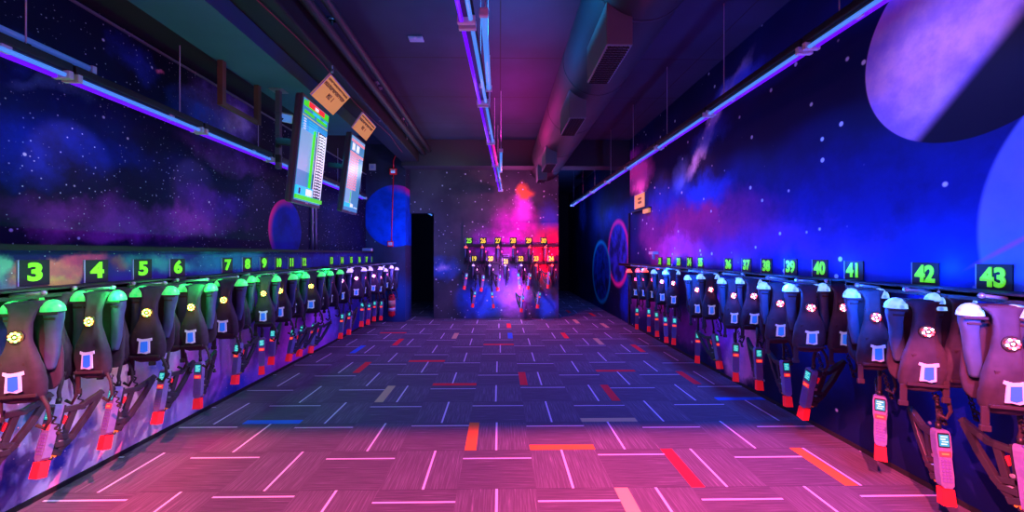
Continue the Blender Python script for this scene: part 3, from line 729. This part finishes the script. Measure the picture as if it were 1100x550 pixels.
# ------------------------------------------------------------------ the vest
def make_vest(dc, l1, l2):
    e = empty('laser_tag_vest', (0, 0, 0))
    # origin: top of the collar where the peg passes. -y faces out
    MB().cloth([(.0, 0, -.045, .078, .016), (-.025, 0, -.052, .062, .018), (-.06, 0, -.060, .050, .020), (-.12, 0, -.068, .046, .022), (-.19, 0, -.074, .052, .026),
               (-.25, 0, -.078, .070, .032), (-.31, 0, -.080, .088, .038), (-.38, 0, -.078, .097, .040), (-.45, 0, -.070, .094, .036), (-.49, 0, -.064, .080, .028), (-.505, 0, -.060, .055, .016)], 30, 3.0, amp=.008).build('front_panel', fabric, e)
    MB().cloth([(.0, 0, .03, .06, .012), (-.10, 0, .045, .07, .014), (-.28, 0, .05, .095, .018), (-.42, 0, .045, .09, .018), (-.47, 0, .04, .06, .012)], 20, 3.2, amp=.008, seed=5).build('back_panel', fabric, e)
    for s_ in (-1, 1):
        MB().cloth([(-.050, s_*.080, .012, .042, .032), (-.10, s_*.082, .016, .036, .032), (-.17, s_*.074, .018, .030, .028), (-.27, s_*.068, .018, .028, .024), (-.36, s_*.06, .018, .018, .016)], 16, 3, 18, .006, s_*3).build('shoulder_pad', padm, e)
        d_ = MB().ball((0, 0, 0), (.052, .042, .062), 20, 10, 'top').build('shoulder_light', domes[dc], e); d_.location = (s_*.083, .008, -.052)
        MB().box((0, -.040, -.008), (.09, .006, .014), bevel=.003).build('dome_rim', webbing, d_)
        MB().box((s_*.082, -.018, -.090), (.05, .006, .012), bevel=.002).build('pad_tab', webbing, e)
    MB().box((0, -.008, -.008), (.11, .09, .03), bevel=.01).build('collar', webbing, e)
    MB().tube((0, -.097, -.165), (0, -.104, -.165), .036, 20).build('sensor_base', black, e)
    g = MB()
    for k in range(9):
        t_ = 2*PI*k/9; g.mi = (k*3) % 2; g.ball((.021*math.cos(t_), -.108, -.165+.021*math.sin(t_)), .0062, 8, 6)
    g.mi = 1; g.ball((0, -.108, -.165), .006, 8, 6); g.build('leds', [led[l1], led[l2]], e)
    # badge with tall emblem
    bd = MB().poly([(-.036, -.052), (-.03, .03), (-.042, .036), (-.040, .052), (-.01, .044), (.012, .046), (.040, .052), (.042, .034), (.03, .03), (.032, -.048), (.012, -.056), (-.014, -.050)], .006, 'Y', 0).build('badge', badge_w, e)
    bd.location = (.0, -.122, -.385)
    MB().poly([(-.021, -.04), (-.019, .026), (.019, .030), (.021, -.036), (.0, -.046)], .004, 'Y', -.0035).build('badge_window', badge_b, bd)
    for z in (-.30, -.46): MB().box((0, -.108 if z > -.4 else -.112, z), (.13 if z > -.4 else .17, .012, .016), bevel=.003).build('strap', webbing, e)
    MB().path([(.075, -.07, -.47), (.105, -.075, -.53), (.115, -.08, -.60), (.095, -.085, -.64), (.06, -.08, -.62)], .009, 8).build('side_strap', webbing, e)
    MB().box((-.085, -.085, -.52), (.03, .012, .10), bevel=.004).box((-.085, -.085, -.575), (.04, .018, .03), bevel=.005).build('buckle_strap', webbing, e)
    # coiled lead
    pts = []
    for k in range(70):
        t_ = k/69; ang = t_*2*PI*11; c_ = Vector((.07+.05*math.sin(t_*PI), .0, -.50-.18*math.sin(t_*PI)-.02*t_))
        pts.append(c_+Vector((.010*math.cos(ang), .010*math.sin(ang)-.03, .0)))
    MB().path(pts, .0035, 5).build('coiled_cable', black, e)
    return e
def make_phaser():
    e = empty('laser_tag_phaser', (0, 0, 0))        # origin: top of the housing; barrel points down; -y is the display face
    out = [(-.032, -.008), (-.022, 0), (.022, 0), (.032, -.008), (.036, -.03), (.036, -.12), (.031, -.16), (.033, -.26), (.030, -.315), (.018, -.33), (-.018, -.33), (-.030, -.315), (-.033, -.26), (-.031, -.16), (-.036, -.12), (-.036, -.03)]
    mb = MB().poly(out, .045, 'Y', -.02)
    mb.build('housing', housing, e)
    MB().poly([(-.026, -.016), (.026, -.016), (.028, -.03), (.027, -.098), (-.027, -.098), (-.028, -.03)], .003, 'Y', -.0225).build('bezel', black, e)
    s_ = MB().box((0, -.0235, -.058), (.046, .003, .066), bevel=.001).build('screen', screenm, e)
    mb = MB()
    for k, (a_, b_) in enumerate(((-.016, .016), (-.018, .006), (-.012, .018), (-.016, .012))): mb.box(((a_+b_)/2, -.0255, -.036-.014*k), (b_-a_, .001, .006))
    mb.build('readout', screenl, s_)
    MB().box((0, -.0215, -.135), (.056, .005, .032), bevel=.002).build('light_cover', striplt2, e)
    MB().box((0, -.0245, -.135), (.034, .003, .010), bevel=.001).build('light_strip', striplt, e)
    mb = MB()
    for r_ in range(7):
        for c_ in range(3): mb.box((-.016+.016*c_, -.022, -.175-.019*r_), (.011, .004, .012))
    mb.build('keypad', keysm, e)
    MB().poly([(-.028, -.336), (.028, -.336), (.032, -.43), (-.032, -.43)], .05, 'Y', -.02).build('muzzle', muzzle, e)
    # grip frame: struts in the y-z plane
    fr = MB()
    def strut(a_, b_, w_):
        a_ = Vector((0, *a_)); b_ = Vector((0, *b_)); d_ = b_-a_; q_ = d_.to_track_quat('Z', 'X')
        fr.box((a_+b_)/2, (.034, w_, d_.length+w_*.6), rot=q_.to_euler(), bevel=.004)
    strut((.034, -.02), (.034, -.33), .03)
    strut((.03, -.045), (.14, -.03), .034); strut((.14, -.03), (.225, .035), .032); strut((.225, .035), (.245, .055), .024)
    strut((.235, .03), (.19, -.09), .026); strut((.19, -.09), (.13, -.215), .030); strut((.13, -.215), (.055, -.31), .036)
    strut((.105, -.05), (.085, -.20), .024); strut((.04, -.20), (.13, -.215), .03); strut((.05, -.25), (.10, -.245), .05); strut((.04, -.29), (.07, -.30), .05)
    g_ = fr.build('grip_frame', framem, e)
    MB().tube((-.020, .07, -.245), (.020, .07, -.245), .018, 16).build('bolt', metalg, g_)
    MB().tube((-.020, .05, -.17), (.020, .05, -.17), .011, 12).build('bolt', metalg, g_)
    for sx in (-.0185, .0175): MB().poly([(.03, -.325), (.038, -.325), (.040, -.31), (.052, -.325), (.062, -.318), (.05, -.305), (.06, -.292), (.05, -.29), (.042, -.30), (.038, -.288), (.03, -.29)], .002, 'X', sx).build('emblem', yellowm, g_)
    MB().poly([(.065, -.075), (.078, -.085), (.068, -.13), (.058, -.12)], .012, 'X', -.006).build('trigger', muzzle, g_)
    MB().path([(0, .02, -.005), (0, .012, .03), (0, .0, .07), (0, .0, .20)], [.009, .010, .011, .011], 8).build('lanyard', webbing, e)
    MB().tube((0, .012, -.005), (0, .010, .035), .014, 10).build('cable_plug', black, e)
    return e

P0 = {}
def vest(kind, l1, l2, *a_):
    key = (kind, l1, l2)
    if key not in P0: P0[key] = make_vest(*key); return P0[key]
    return copy_tree(P0[key])
PH = []
def phaser():
    if not PH: PH.append(make_phaser()); return PH[0]
    return copy_tree(PH[0])

left_stars = [(13, 363), (53, 343.5), (94, 340), (121.5, 339), (158, 336), (175, 331.5), (205, 330), (240, 322), (255.6, 314), (283, 311), (300.7, 311), (315.6, 306), (333.8, 307.5), (345.5, 305.5),
              (355, 303), (367, 301), (383, 299), (391.6, 298), (401.8, 296.5), (408.7, 298), (415, 294.5), (420.5, 296)]
right_stars = [(1087, 369.4), (1041.6, 351.6), (999, 356.8), (941, 341), (906, 328), (871.5, 330.8), (839, 326.4), (810, 318), (788, 317.6), (763.4, 311.2), (748.4, 311.4), (723, 303.6), (710.8, 302.6), (701, 300), (692, 300), (683, 300)]
def nearest(signs, x): return min(signs, key=lambda n_: abs(signs[n_][0]-x))
def words_for(signs, xs, left):
    """nearest sign for each and which of those sharing it"""
    ns = [nearest(signs, x) for x in xs]; out = []
    for i, n_ in enumerate(ns):
        idx = [k for k in range(len(ns)) if ns[k] == n_]
        idx.sort(key=lambda k: xs[k] if left else -xs[k])
        if len(idx) == 1: out.append((n_, ''))
        elif len(idx) == 2: out.append((n_, ['nearer of two', 'farther of two'][idx.index(i)]))
        else: out.append((n_, (['nearest', 'second', 'third', 'fourth', 'fifth'][idx.index(i)]+' of %d' % len(idx)).replace('of 3', 'of three').replace('of 4', 'of four').replace('of 5', 'of five')))
    return out
vest_pos = {-1: [], 1: []}
for side, stars_, signs in ((-1, left_stars, left_signs), (1, right_stars, right_signs)):
    wf = words_for(signs, [s_[0] for s_ in stars_], side < 0)
    for k, (x, y) in enumerate(stars_):
        if side < 0:
            f_ = min(1, max(0, (x-10)/400)); X = -((2.58 if k in (1, 3, 5, 8) else 2.42)-.10*f_)
            kind = 'green' if x < 360 else 'violet'; L_ = ('orange', 'green') if x < 350 else ('pink', 'white')
        else:
            f_ = min(1, max(0, (1090-x)/400)); X = (2.54 if k in (1, 4, 7) else 2.38)-.05*f_
            kind = 'red' if x < 705 else 'blue'; L_ = ('red', 'white') if 720 < x else (('red', 'pink') if x < 705 else ('pink', 'white'))
        s3 = onX(x, y, X)
        v = vest(kind, *L_)
        to = Vector((-s3.x, -s3.y, 0)).normalized(); nrm = (to*.30+Vector((0, -1, 0))*.70).normalized()
        rz = math.atan2(nrm.x, -nrm.y)+random.uniform(-.12, .12)
        v.rotation_euler = (0, random.uniform(-.03, .03), rz)
        # put the sensor, not the origin, on the measured point
        off = Matrix.Rotation(rz, 3, 'Z') @ Vector((0, -.105, -.165))
        v.location = s3-off; v.location.z = min(v.location.z, 1.268)
        v.scale = (random.uniform(.86, 1.1), random.uniform(.9, 1.05), 1)
        vest_pos[side].append(v.location.copy())
        gl = s3 + Vector((nrm.x, nrm.y, 0))*.045
        point('sensor_glow', gl, {'orange': (1, .5, .1), 'pink': (1, .2, .7), 'red': (1, .12, .2)}[L_[0]], .22, .006)
        n_, wh = wf[k]
        glow = {'green': 'green shoulder lights', 'violet': 'violet shoulder lights', 'blue': 'blue shoulder lights', 'red': 'red shoulder lights'}[kind]
        tag(v, 'black laser tag vest with %s below sign %s%s' % (glow, nw(n_), ', '+wh if wh else ''), 'vest', 'vests on the %s rack' % ('left' if side < 0 else 'right'))
lp, rp = vest_pos[-1], vest_pos[1]
def zy(x, X): return onX(x, 300, X).y
rack(-1, 1.3, 3.28, [p for p in lp if p.y < 3.37], 'black wall rack under signs three to six')
rack(-1, 3.42, 5.75, [p for p in lp if 3.37 <= p.y < 5.85], 'black wall rack under signs seven to twelve')
rack(-1, 5.95, 8.74, [p for p in lp if p.y >= 5.85], 'black wall rack under signs thirteen to eighteen')
rack(1, 1.3, 2.82, [p for p in rp if p.y < 2.6], 'black wall rack under signs forty-two and forty-three')
rack(1, 2.95, 5.1, [p for p in rp if 2.6 <= p.y < 5.2], 'black wall rack under signs thirty-six to forty-one')
rack(1, 5.2, 8.3, [p for p in rp if p.y >= 5.2], 'black wall rack under signs thirty-one to thirty-five')

left_ph = [((-8, 440), (-30, 520), 62), ((60, 434), (41, 507), 58), ((125, 415), (113, 471), 60), ((178, 397), (168, 452), 50), ((214.5, 388.5), (212, 436), 30), ((256.8, 368), (252, 409.5), 45),
           ((281.2, 362.6), (281, 402), 2), ((294, 353), (291, 390), 18), ((316.6, 353), (309.5, 386.5), 48), ((326, 349), (321, 381), 52), ((338, 347), (334, 373.5), 62), ((368.4, 336.6), (365.6, 361.4), 20),
           ((376, 333.5), (374.5, 357.6), 30), ((389.8, 324.4), (388, 351), 15), ((397.3, 325), (395, 348.5), 15), ((403.2, 323), (401.6, 345), 20), ((409.8, 323), (409, 344), 10)]
right_ph = [((1100, 478), (1114, 575), -60), ((1009.7, 461), (1018, 542.5), -32), ((945, 425), (946, 494), -3), ((872, 396), (861.5, 449), 50), ((842.7, 387), (847, 436.8), -32), ((814, 373), (816, 419), -22), ((790.4, 368), (790.4, 409.5), -3),
            ((767.7, 358.6), (773.8, 395.5), -55), ((749.8, 355.3), (749, 389.8), 0), ((724.8, 340), (723.6, 370), 0), ((714.4, 339.6), (716, 368), -5), ((705, 334.4), (706, 361.6), -5), ((697, 331), (697, 354.5), 0), ((684.4, 330), (684, 353.5), 0)]
for side, lst, signs in ((-1, left_ph, left_signs), (1, right_ph, right_signs)):
    wf = words_for(signs, [q_[1][0] for q_ in lst], side < 0)
    for k, (a2, b2, th) in enumerate(lst):
        X = (-2.52+.14*min(1, k/12)) if side < 0 else (2.5-.1*min(1, k/8))
        T, B = onX(*a2, X), onX(*b2, X); ax = (T-B); L = ax.length; ax.normalize()
        ph = phaser()
        to = Vector((-T.x, -T.y, 0)).normalized()
        rot = Matrix.Rotation(math.radians(-th), 3, 'Z'); n_v = rot @ to      # face normal, turned away from the viewer
        z = ax; y_ = (-(n_v - z*n_v.dot(z))).normalized(); x_ = y_.cross(z)
        ph.rotation_euler = Matrix((x_, y_, z)).transposed().to_euler(); ph.location = T; s_ = max(.88, min(1.12, L/.43)); ph.scale = (s_,)*3
        n_, wh = wf[k]; look = 'turned side on' if abs(th) > 40 else ('turned slightly' if abs(th) > 12 else 'with its screen facing out')
        tag(ph, 'red tipped toy phaser %s, below sign %s%s' % (look, nw(n_), ', '+wh if wh else ''), 'toy gun', 'phasers hanging from the %s rack' % ('left' if side < 0 else 'right'))

# back wall rack: two bars
for z, y0, lab in ((1.685, 0, 'upper black bar of the back wall rack under signs twenty-five to thirty'), (1.30, 0, 'lower black bar of the back wall rack behind signs nineteen to twenty-four')):
    e = empty('wall_rack', (.25, YB-.03, z))
    MB().box((0, -.035, 0), (2.16, .07, .07), bevel=.006).build('shelf_bar', blackm, e)
    for k in range(6):
        px = [500.7, 518, 535.4, 552.3, 569.4, 587][k] if z > 1.5 else [508.5, 526, 543, 560.3, 577, 594][k]
        p = onY(px, 266, YB-.2)
        MB().tube((p.x-.25, -.07, .0), (p.x-.25, -.24, .01), .009, 8).ball((p.x-.25, -.24, .01), .014, 8, 6).build('peg', metalg, e)
    tag(e, lab, 'rack')
for row, (xs, py, ns) in enumerate((([500.7, 518, 535.4, 552.3, 569.4, 587], 266, range(25, 31)), ([508.5, 526, 543, 560.3, 577, 594], 285.6, range(19, 25)))):
    for k, px in enumerate(xs):
        red = row == 0 or k >= 4
        v = vest('red' if red else 'violet', *(('red', 'pink') if red else ('pink', 'white')))
        p = onY(px, py, YB-.27)
        v.rotation_euler = (0, 0, PI/2+random.uniform(-.15, .1)); v.location = (p.x, YB-.145, p.z+.03); v.scale = (.72, .72, .72)
        tag(v, 'small vest with %s shoulder light under back wall sign %s' % ('red' if red else 'violet', nw(list(ns)[k])), 'vest', 'vests on the back wall rack')
bph = [(504.7, 311, -35), (522.8, 313, -30), (540, 312.5, -50), (555, 310.5, 10), (572.6, 311, -40), (593, 309.6, -60), (513.7, 330, -30), (526.8, 330.7, 0), (565, 335, -50), (582.7, 331, -40)]
blab = ['below sign twenty-five', 'below sign twenty-six', 'below sign twenty-seven', 'below sign twenty-eight', 'below sign twenty-nine', 'below sign thirty', 'lower down below sign nineteen', 'lower down below sign twenty', 'lower down below sign twenty-two', 'lower down below sign twenty-three']
for k, (px, py, th) in enumerate(bph):
    p = onY(px, py, YB-.3); ph = phaser(); s_ = .86; lean = math.radians(10)
    ph.rotation_euler = Euler((0, lean if th < 0 else -lean*.6, math.radians(-th))); ph.scale = (s_,)*3
    ph.location = (p.x-.07*(1 if th < 0 else -.5), YB-.34, p.z+.43*s_)
    tag(ph, 'dark red tipped phaser on the back wall, %s' % blab[k], 'toy gun', 'phasers on the back wall rack')

# ------------------------------------------------------------------ small things on the walls
def box_thing(name, c, dims, m, lab, cat, extra=None):
    e = MB().box((0, 0, 0), dims, bevel=min(dims)*.15).build(name, m); e.location = c; tag(e, lab, cat)
    if extra: extra(e)
    return e
redp = mat('red_plastic', (.8, .02, .03), .4, emit=(.6, .0, .03), es=.12)
p = onY(422.5, 184.5, 8.78)
box_thing('fire_alarm_strobe', (p.x, 8.775, p.z), (.15, .05, .13), redp, 'red fire alarm strobe with a blue white lens high on the column', 'fire alarm',
   lambda e: (MB().box((0, -.03, -.01), (.09, .02, .05), bevel=.004).build('lens', mat('strobe_lens', (.5, .7, 1), .2, emit=(.2, .4, 1), es=.5), e), MB().box((0, -.027, .04), (.10, .004, .02)).build('stripe', whitep, e)))
p2 = onY(419.5, 262, 8.78)
box_thing('fire_alarm_button', (p2.x, 8.78, p2.z), (.12, .04, .12), redp, 'red pull station with a white plate halfway up the column', 'fire alarm',
   lambda e: MB().box((0, -.022, 0), (.085, .006, .07), bevel=.002).box((0, -.028, -.005), (.05, .008, .015)).build('white_plate', whitep, e))
cdt = MB().path([(p2.x+.02, 8.79, p2.z+.06), (p.x, 8.79, p.z-.065)], .008).path([(p.x, 8.79, p.z+.065), (p.x, 8.79, p.z+.25), (p.x+.05, 8.785, p.z+.36), (p.x+.15, 8.785, p.z+.42), (p.x+.25, 8.785, p.z+.43)], .010).build('alarm_conduit', redp)
tag(cdt, 'thin red conduit rising from the pull station past the strobe on the column', 'conduit')
p = onX(399.5, 179.5, XU+.02)
p = onY(400, 179.5, 8.78)
box_thing('junction_box', (p.x, 8.78, p.z), (.14, .04, .14), whitep, 'small white square junction box high on the column', 'junction box', lambda e: MB().box((0, -.021, 0), (.07, .004, .07)).build('cover', board_edge, e))
p = onY(409, 271.5, 8.6)
box_thing('control_box', (p.x, 8.62, 1.585), (.2, .08, .06), whitep, 'small pale box sitting at the far end of the left wall cap', 'control box', lambda e: MB().box((0, -.041, 0), (.14, .004, .03)).build('socket_row', board_edge, e)).location.x = XL-.03
# camera-like white box on the right wall
p = onX(702, 273.5, XR-.05)
e = empty('wall_sensor', (XR, p.y, p.z))
MB().box((-.05, 0, .03), (.1, .2, .05), bevel=.008).build('cover', whitep, e)
MB().tube((-.06, -.03, .01), (-.06, -.03, -.06), .028, 14).ball((-.06, -.03, -.06), .028).build('sensor_eye', mat('lilac_plastic', (.5, .45, .7), .4), e)
tag(e, 'small white sensor box on the right wall beside sign thirty-one', 'sensor')
# fire extinguisher on the column
p = onY(420.5, 340, 8.68)
e = empty('fire_extinguisher', (p.x, 8.70, p.z))
MB().lathe([(.05, 0), (.068, .015), (.072, .04), (.072, .40), (.065, .44), (.045, .475), (.022, .495)]).build('cylinder', mat('extinguisher_red', (.75, .02, .03), .3), e)
MB().lathe([(.0728, .22), (.0728, .35)]).build('label', mat('tan_label', (.75, .5, .3), .6), e)
MB().lathe([(.0726, .12), (.0726, .19)]).build('paper_label', whitep, e)
MB().tube((0, 0, .49), (0, 0, .53), .02, 12).box((.02, 0, .55), (.11, .02, .015), rot=Euler((0, -.25, 0))).box((.02, 0, .525), (.09, .02, .012)).build('valve', metalg, e)
MB().path([(-.02, 0, .52), (-.07, 0, .51), (-.092, 0, .45), (-.088, 0, .3), (-.08, 0, .14)], [.009]*4+[.015], 8).build('hose', black, e)
MB().box((0, .088, .25), (.12, .035, .3)).build('wall_bracket', metalg, e)
tag(e, 'red fire extinguisher with tan label mounted low on the column', 'fire extinguisher')
p = onY(543, 275.5, YB-.20)
pl = MB().box((0, 0, 0), (.19, .01, .10), bevel=.002).build('notice_plate', mat('lilac_plate', (.6, .3, .8), .6)); pl.location = (p.x, YB-.035, p.z); tag(pl, 'small lilac notice plate on the back wall above sign twenty-one', 'sign')
MB().box((0, -.006, .025), (.14, .004, .02)).box((0, -.006, -.015), (.15, .004, .025)).build('printed_lines', inkm, pl)

# blue tube in the dark passage behind the doorway
e = empty('tube_light', (-1.86, 10.3, 2.55)); MB().tube((0, -.6, 0), (0, .6, 0), .018, 10).build('tube', bluet, e); MB().box((0, 0, .04), (.06, 1.24, .05)).build('housing', blackm, e)
MB().tube((0, 0, .05), (0, 0, ZC-2.55), .005, 6).build('hanging_wire', wirem, e)
tag(e, 'blue tube light in the dark passage behind the doorway', 'tube light')

# ------------------------------------------------------------------ lights of the place, plus added fills
G = 3.6
for k in range(6):
    y = ys[k]+.65; col = [(.06, .10, 1), (.06, .10, 1), (.14, .12, 1), (.15, .08, 1), (.6, .08, .7), (.6, .10, .8)][k]
    down('middle_tube_glow', (cx(y), y, ZF-.06), col, [7, 9, 9, 9, 11, 7][k]*G)
for k in range(7): down('right_tube_glow', (2.15, 2.1+1.3*k, ZF-.06), (.01, .11, 1), 9*G)
for k, (y, c, e_) in enumerate(((2.4, (.55, .42, 1), 12), (5.6, (1, .25, .6), 10), (6.9, (1, .25, .6), 11), (7.8, (1, .25, .6), 8))):
    down('right_mural_fill', (2.15, y, ZF-.05), c, e_, deg=100, blend=.8, tilt=-1.3 if k == 0 else -1.0)  # added spots bringing out the right mural's pinks, not the tubes' own light
for k in range(6): down('left_tube_glow', (-2.60, 1.6+1.1*k, H+1.02), (.05, .10, 1), 2.0*G)
for k in range(6): down('left_mural_fill', (-2.45, 1.7+1.1*k, H+1.0), (1, .55, .9) if k < 3 else (.8, .3, 1), [9, 9, 9, 8, 7, 6][k], deg=56, blend=.5, tilt=.95)  # extra spots aimed at the left mural for its pinks; no such lamps there
for k, (y, e_) in enumerate(((1.9, 260), (2.7, 240), (3.6, 140), (4.6, 60), (5.7, 45), (6.9, 22))): down('low_wall_fill', (-.25, y, ZF-.1), (.85, .62, 1) if k < 2 else (.7, .35, 1), e_, deg=33, blend=.7, tilt=.86)  # added spots that brighten the nebula low on the left wall
for k, y in enumerate((3.0, 4.1, 5.6, 6.7)): down('ceiling_fill', (-.02+.0335*(y-1.2)+.06, y, ZF+.20), [(.0, .35, 1), (.0, .22, 1), (.9, .02, .5), (1, .02, .35)][k], [60, 40, 48, 60][k], deg=172, blend=.3, tilt=PI)  # added upward spots that tint the ceiling; no tubes hang here
for k, y in enumerate((2.6, 4.0)): down('right_ceiling_fill', (2.2, y, ZF+.15), (.06, .06, 1), 9, deg=165, blend=.3, tilt=PI)  # added upward fill for the blue of the right ceiling
for k, y in enumerate((2.6, 3.9, 5.2)): point('beam_cyan_fill', (-2.2, y, 2.75), (.02, .5, 1), 1.3, .02)  # added points that lift the teal beam, without a lamp of their own
for k, y in enumerate((1.7, 2.4, 3.1, 3.8, 4.6, 5.3)): point('green_dome_glow', (-2.30, y, 1.27), (.01, 1, .12), 4.5, .03)
for k, y in enumerate((1.8, 2.3, 2.8, 3.6, 4.4)): point('green_dome_glow', (-2.74, y, 1.22), (.01, 1, .12), 3.2, .03)
for k, y in enumerate((6.2, 7.2, 8.2)): point('violet_dome_glow', (-2.15, y, 1.15), (.4, .12, 1), 6, .03)
for k, y in enumerate((1.7, 2.4, 3.1, 3.8, 4.6, 5.4, 6.2)): point('blue_dome_glow', (2.22, y, 1.26), (.01, .12, 1), 20, .03)
for k, y in enumerate((1.7, 2.4, 3.1, 3.8, 4.6, 5.4, 6.2)): point('blue_dome_glow', (2.68, y, 1.42), (.01, .12, 1), 2.2, .03)
point('red_dome_glow', (2.15, 7.5, 1.15), (1, .02, .06), 9, .03)
point('red_dome_glow', (1.05, 8.75, 1.45), (1, .02, .08), 45, .03)
point('violet_dome_glow', (0, 8.65, 1.35), (.8, .15, 1), 20, .03)
point('violet_dome_glow', (.3, 8.7, .7), (.35, .3, 1), 20, .03)
point('magenta_glow', (.35, 8.6, 2.9), (1, .12, .6), 26, .05)
point('back_wall_fill', (-1.0, 7.7, 2.9), (.75, .75, 1), 16, .05)  # added neutral fill inside the room, greys the back wall
point('column_fill', (-1.7, 8.0, 1.9), (.02, .2, 1), 40, .05)  # added blue fill to brighten the moon on the column
point('corridor_glow', (2.0, 11.5, 2.6), (.1, .2, 1), 40, .05)
# pink lamps just behind the camera, cut off by the near ceiling beam
for x in (-1.5, -.1): point('pink_lamp', (x, -1.0, 3.8), (1, .09, .20), 3800, .015)
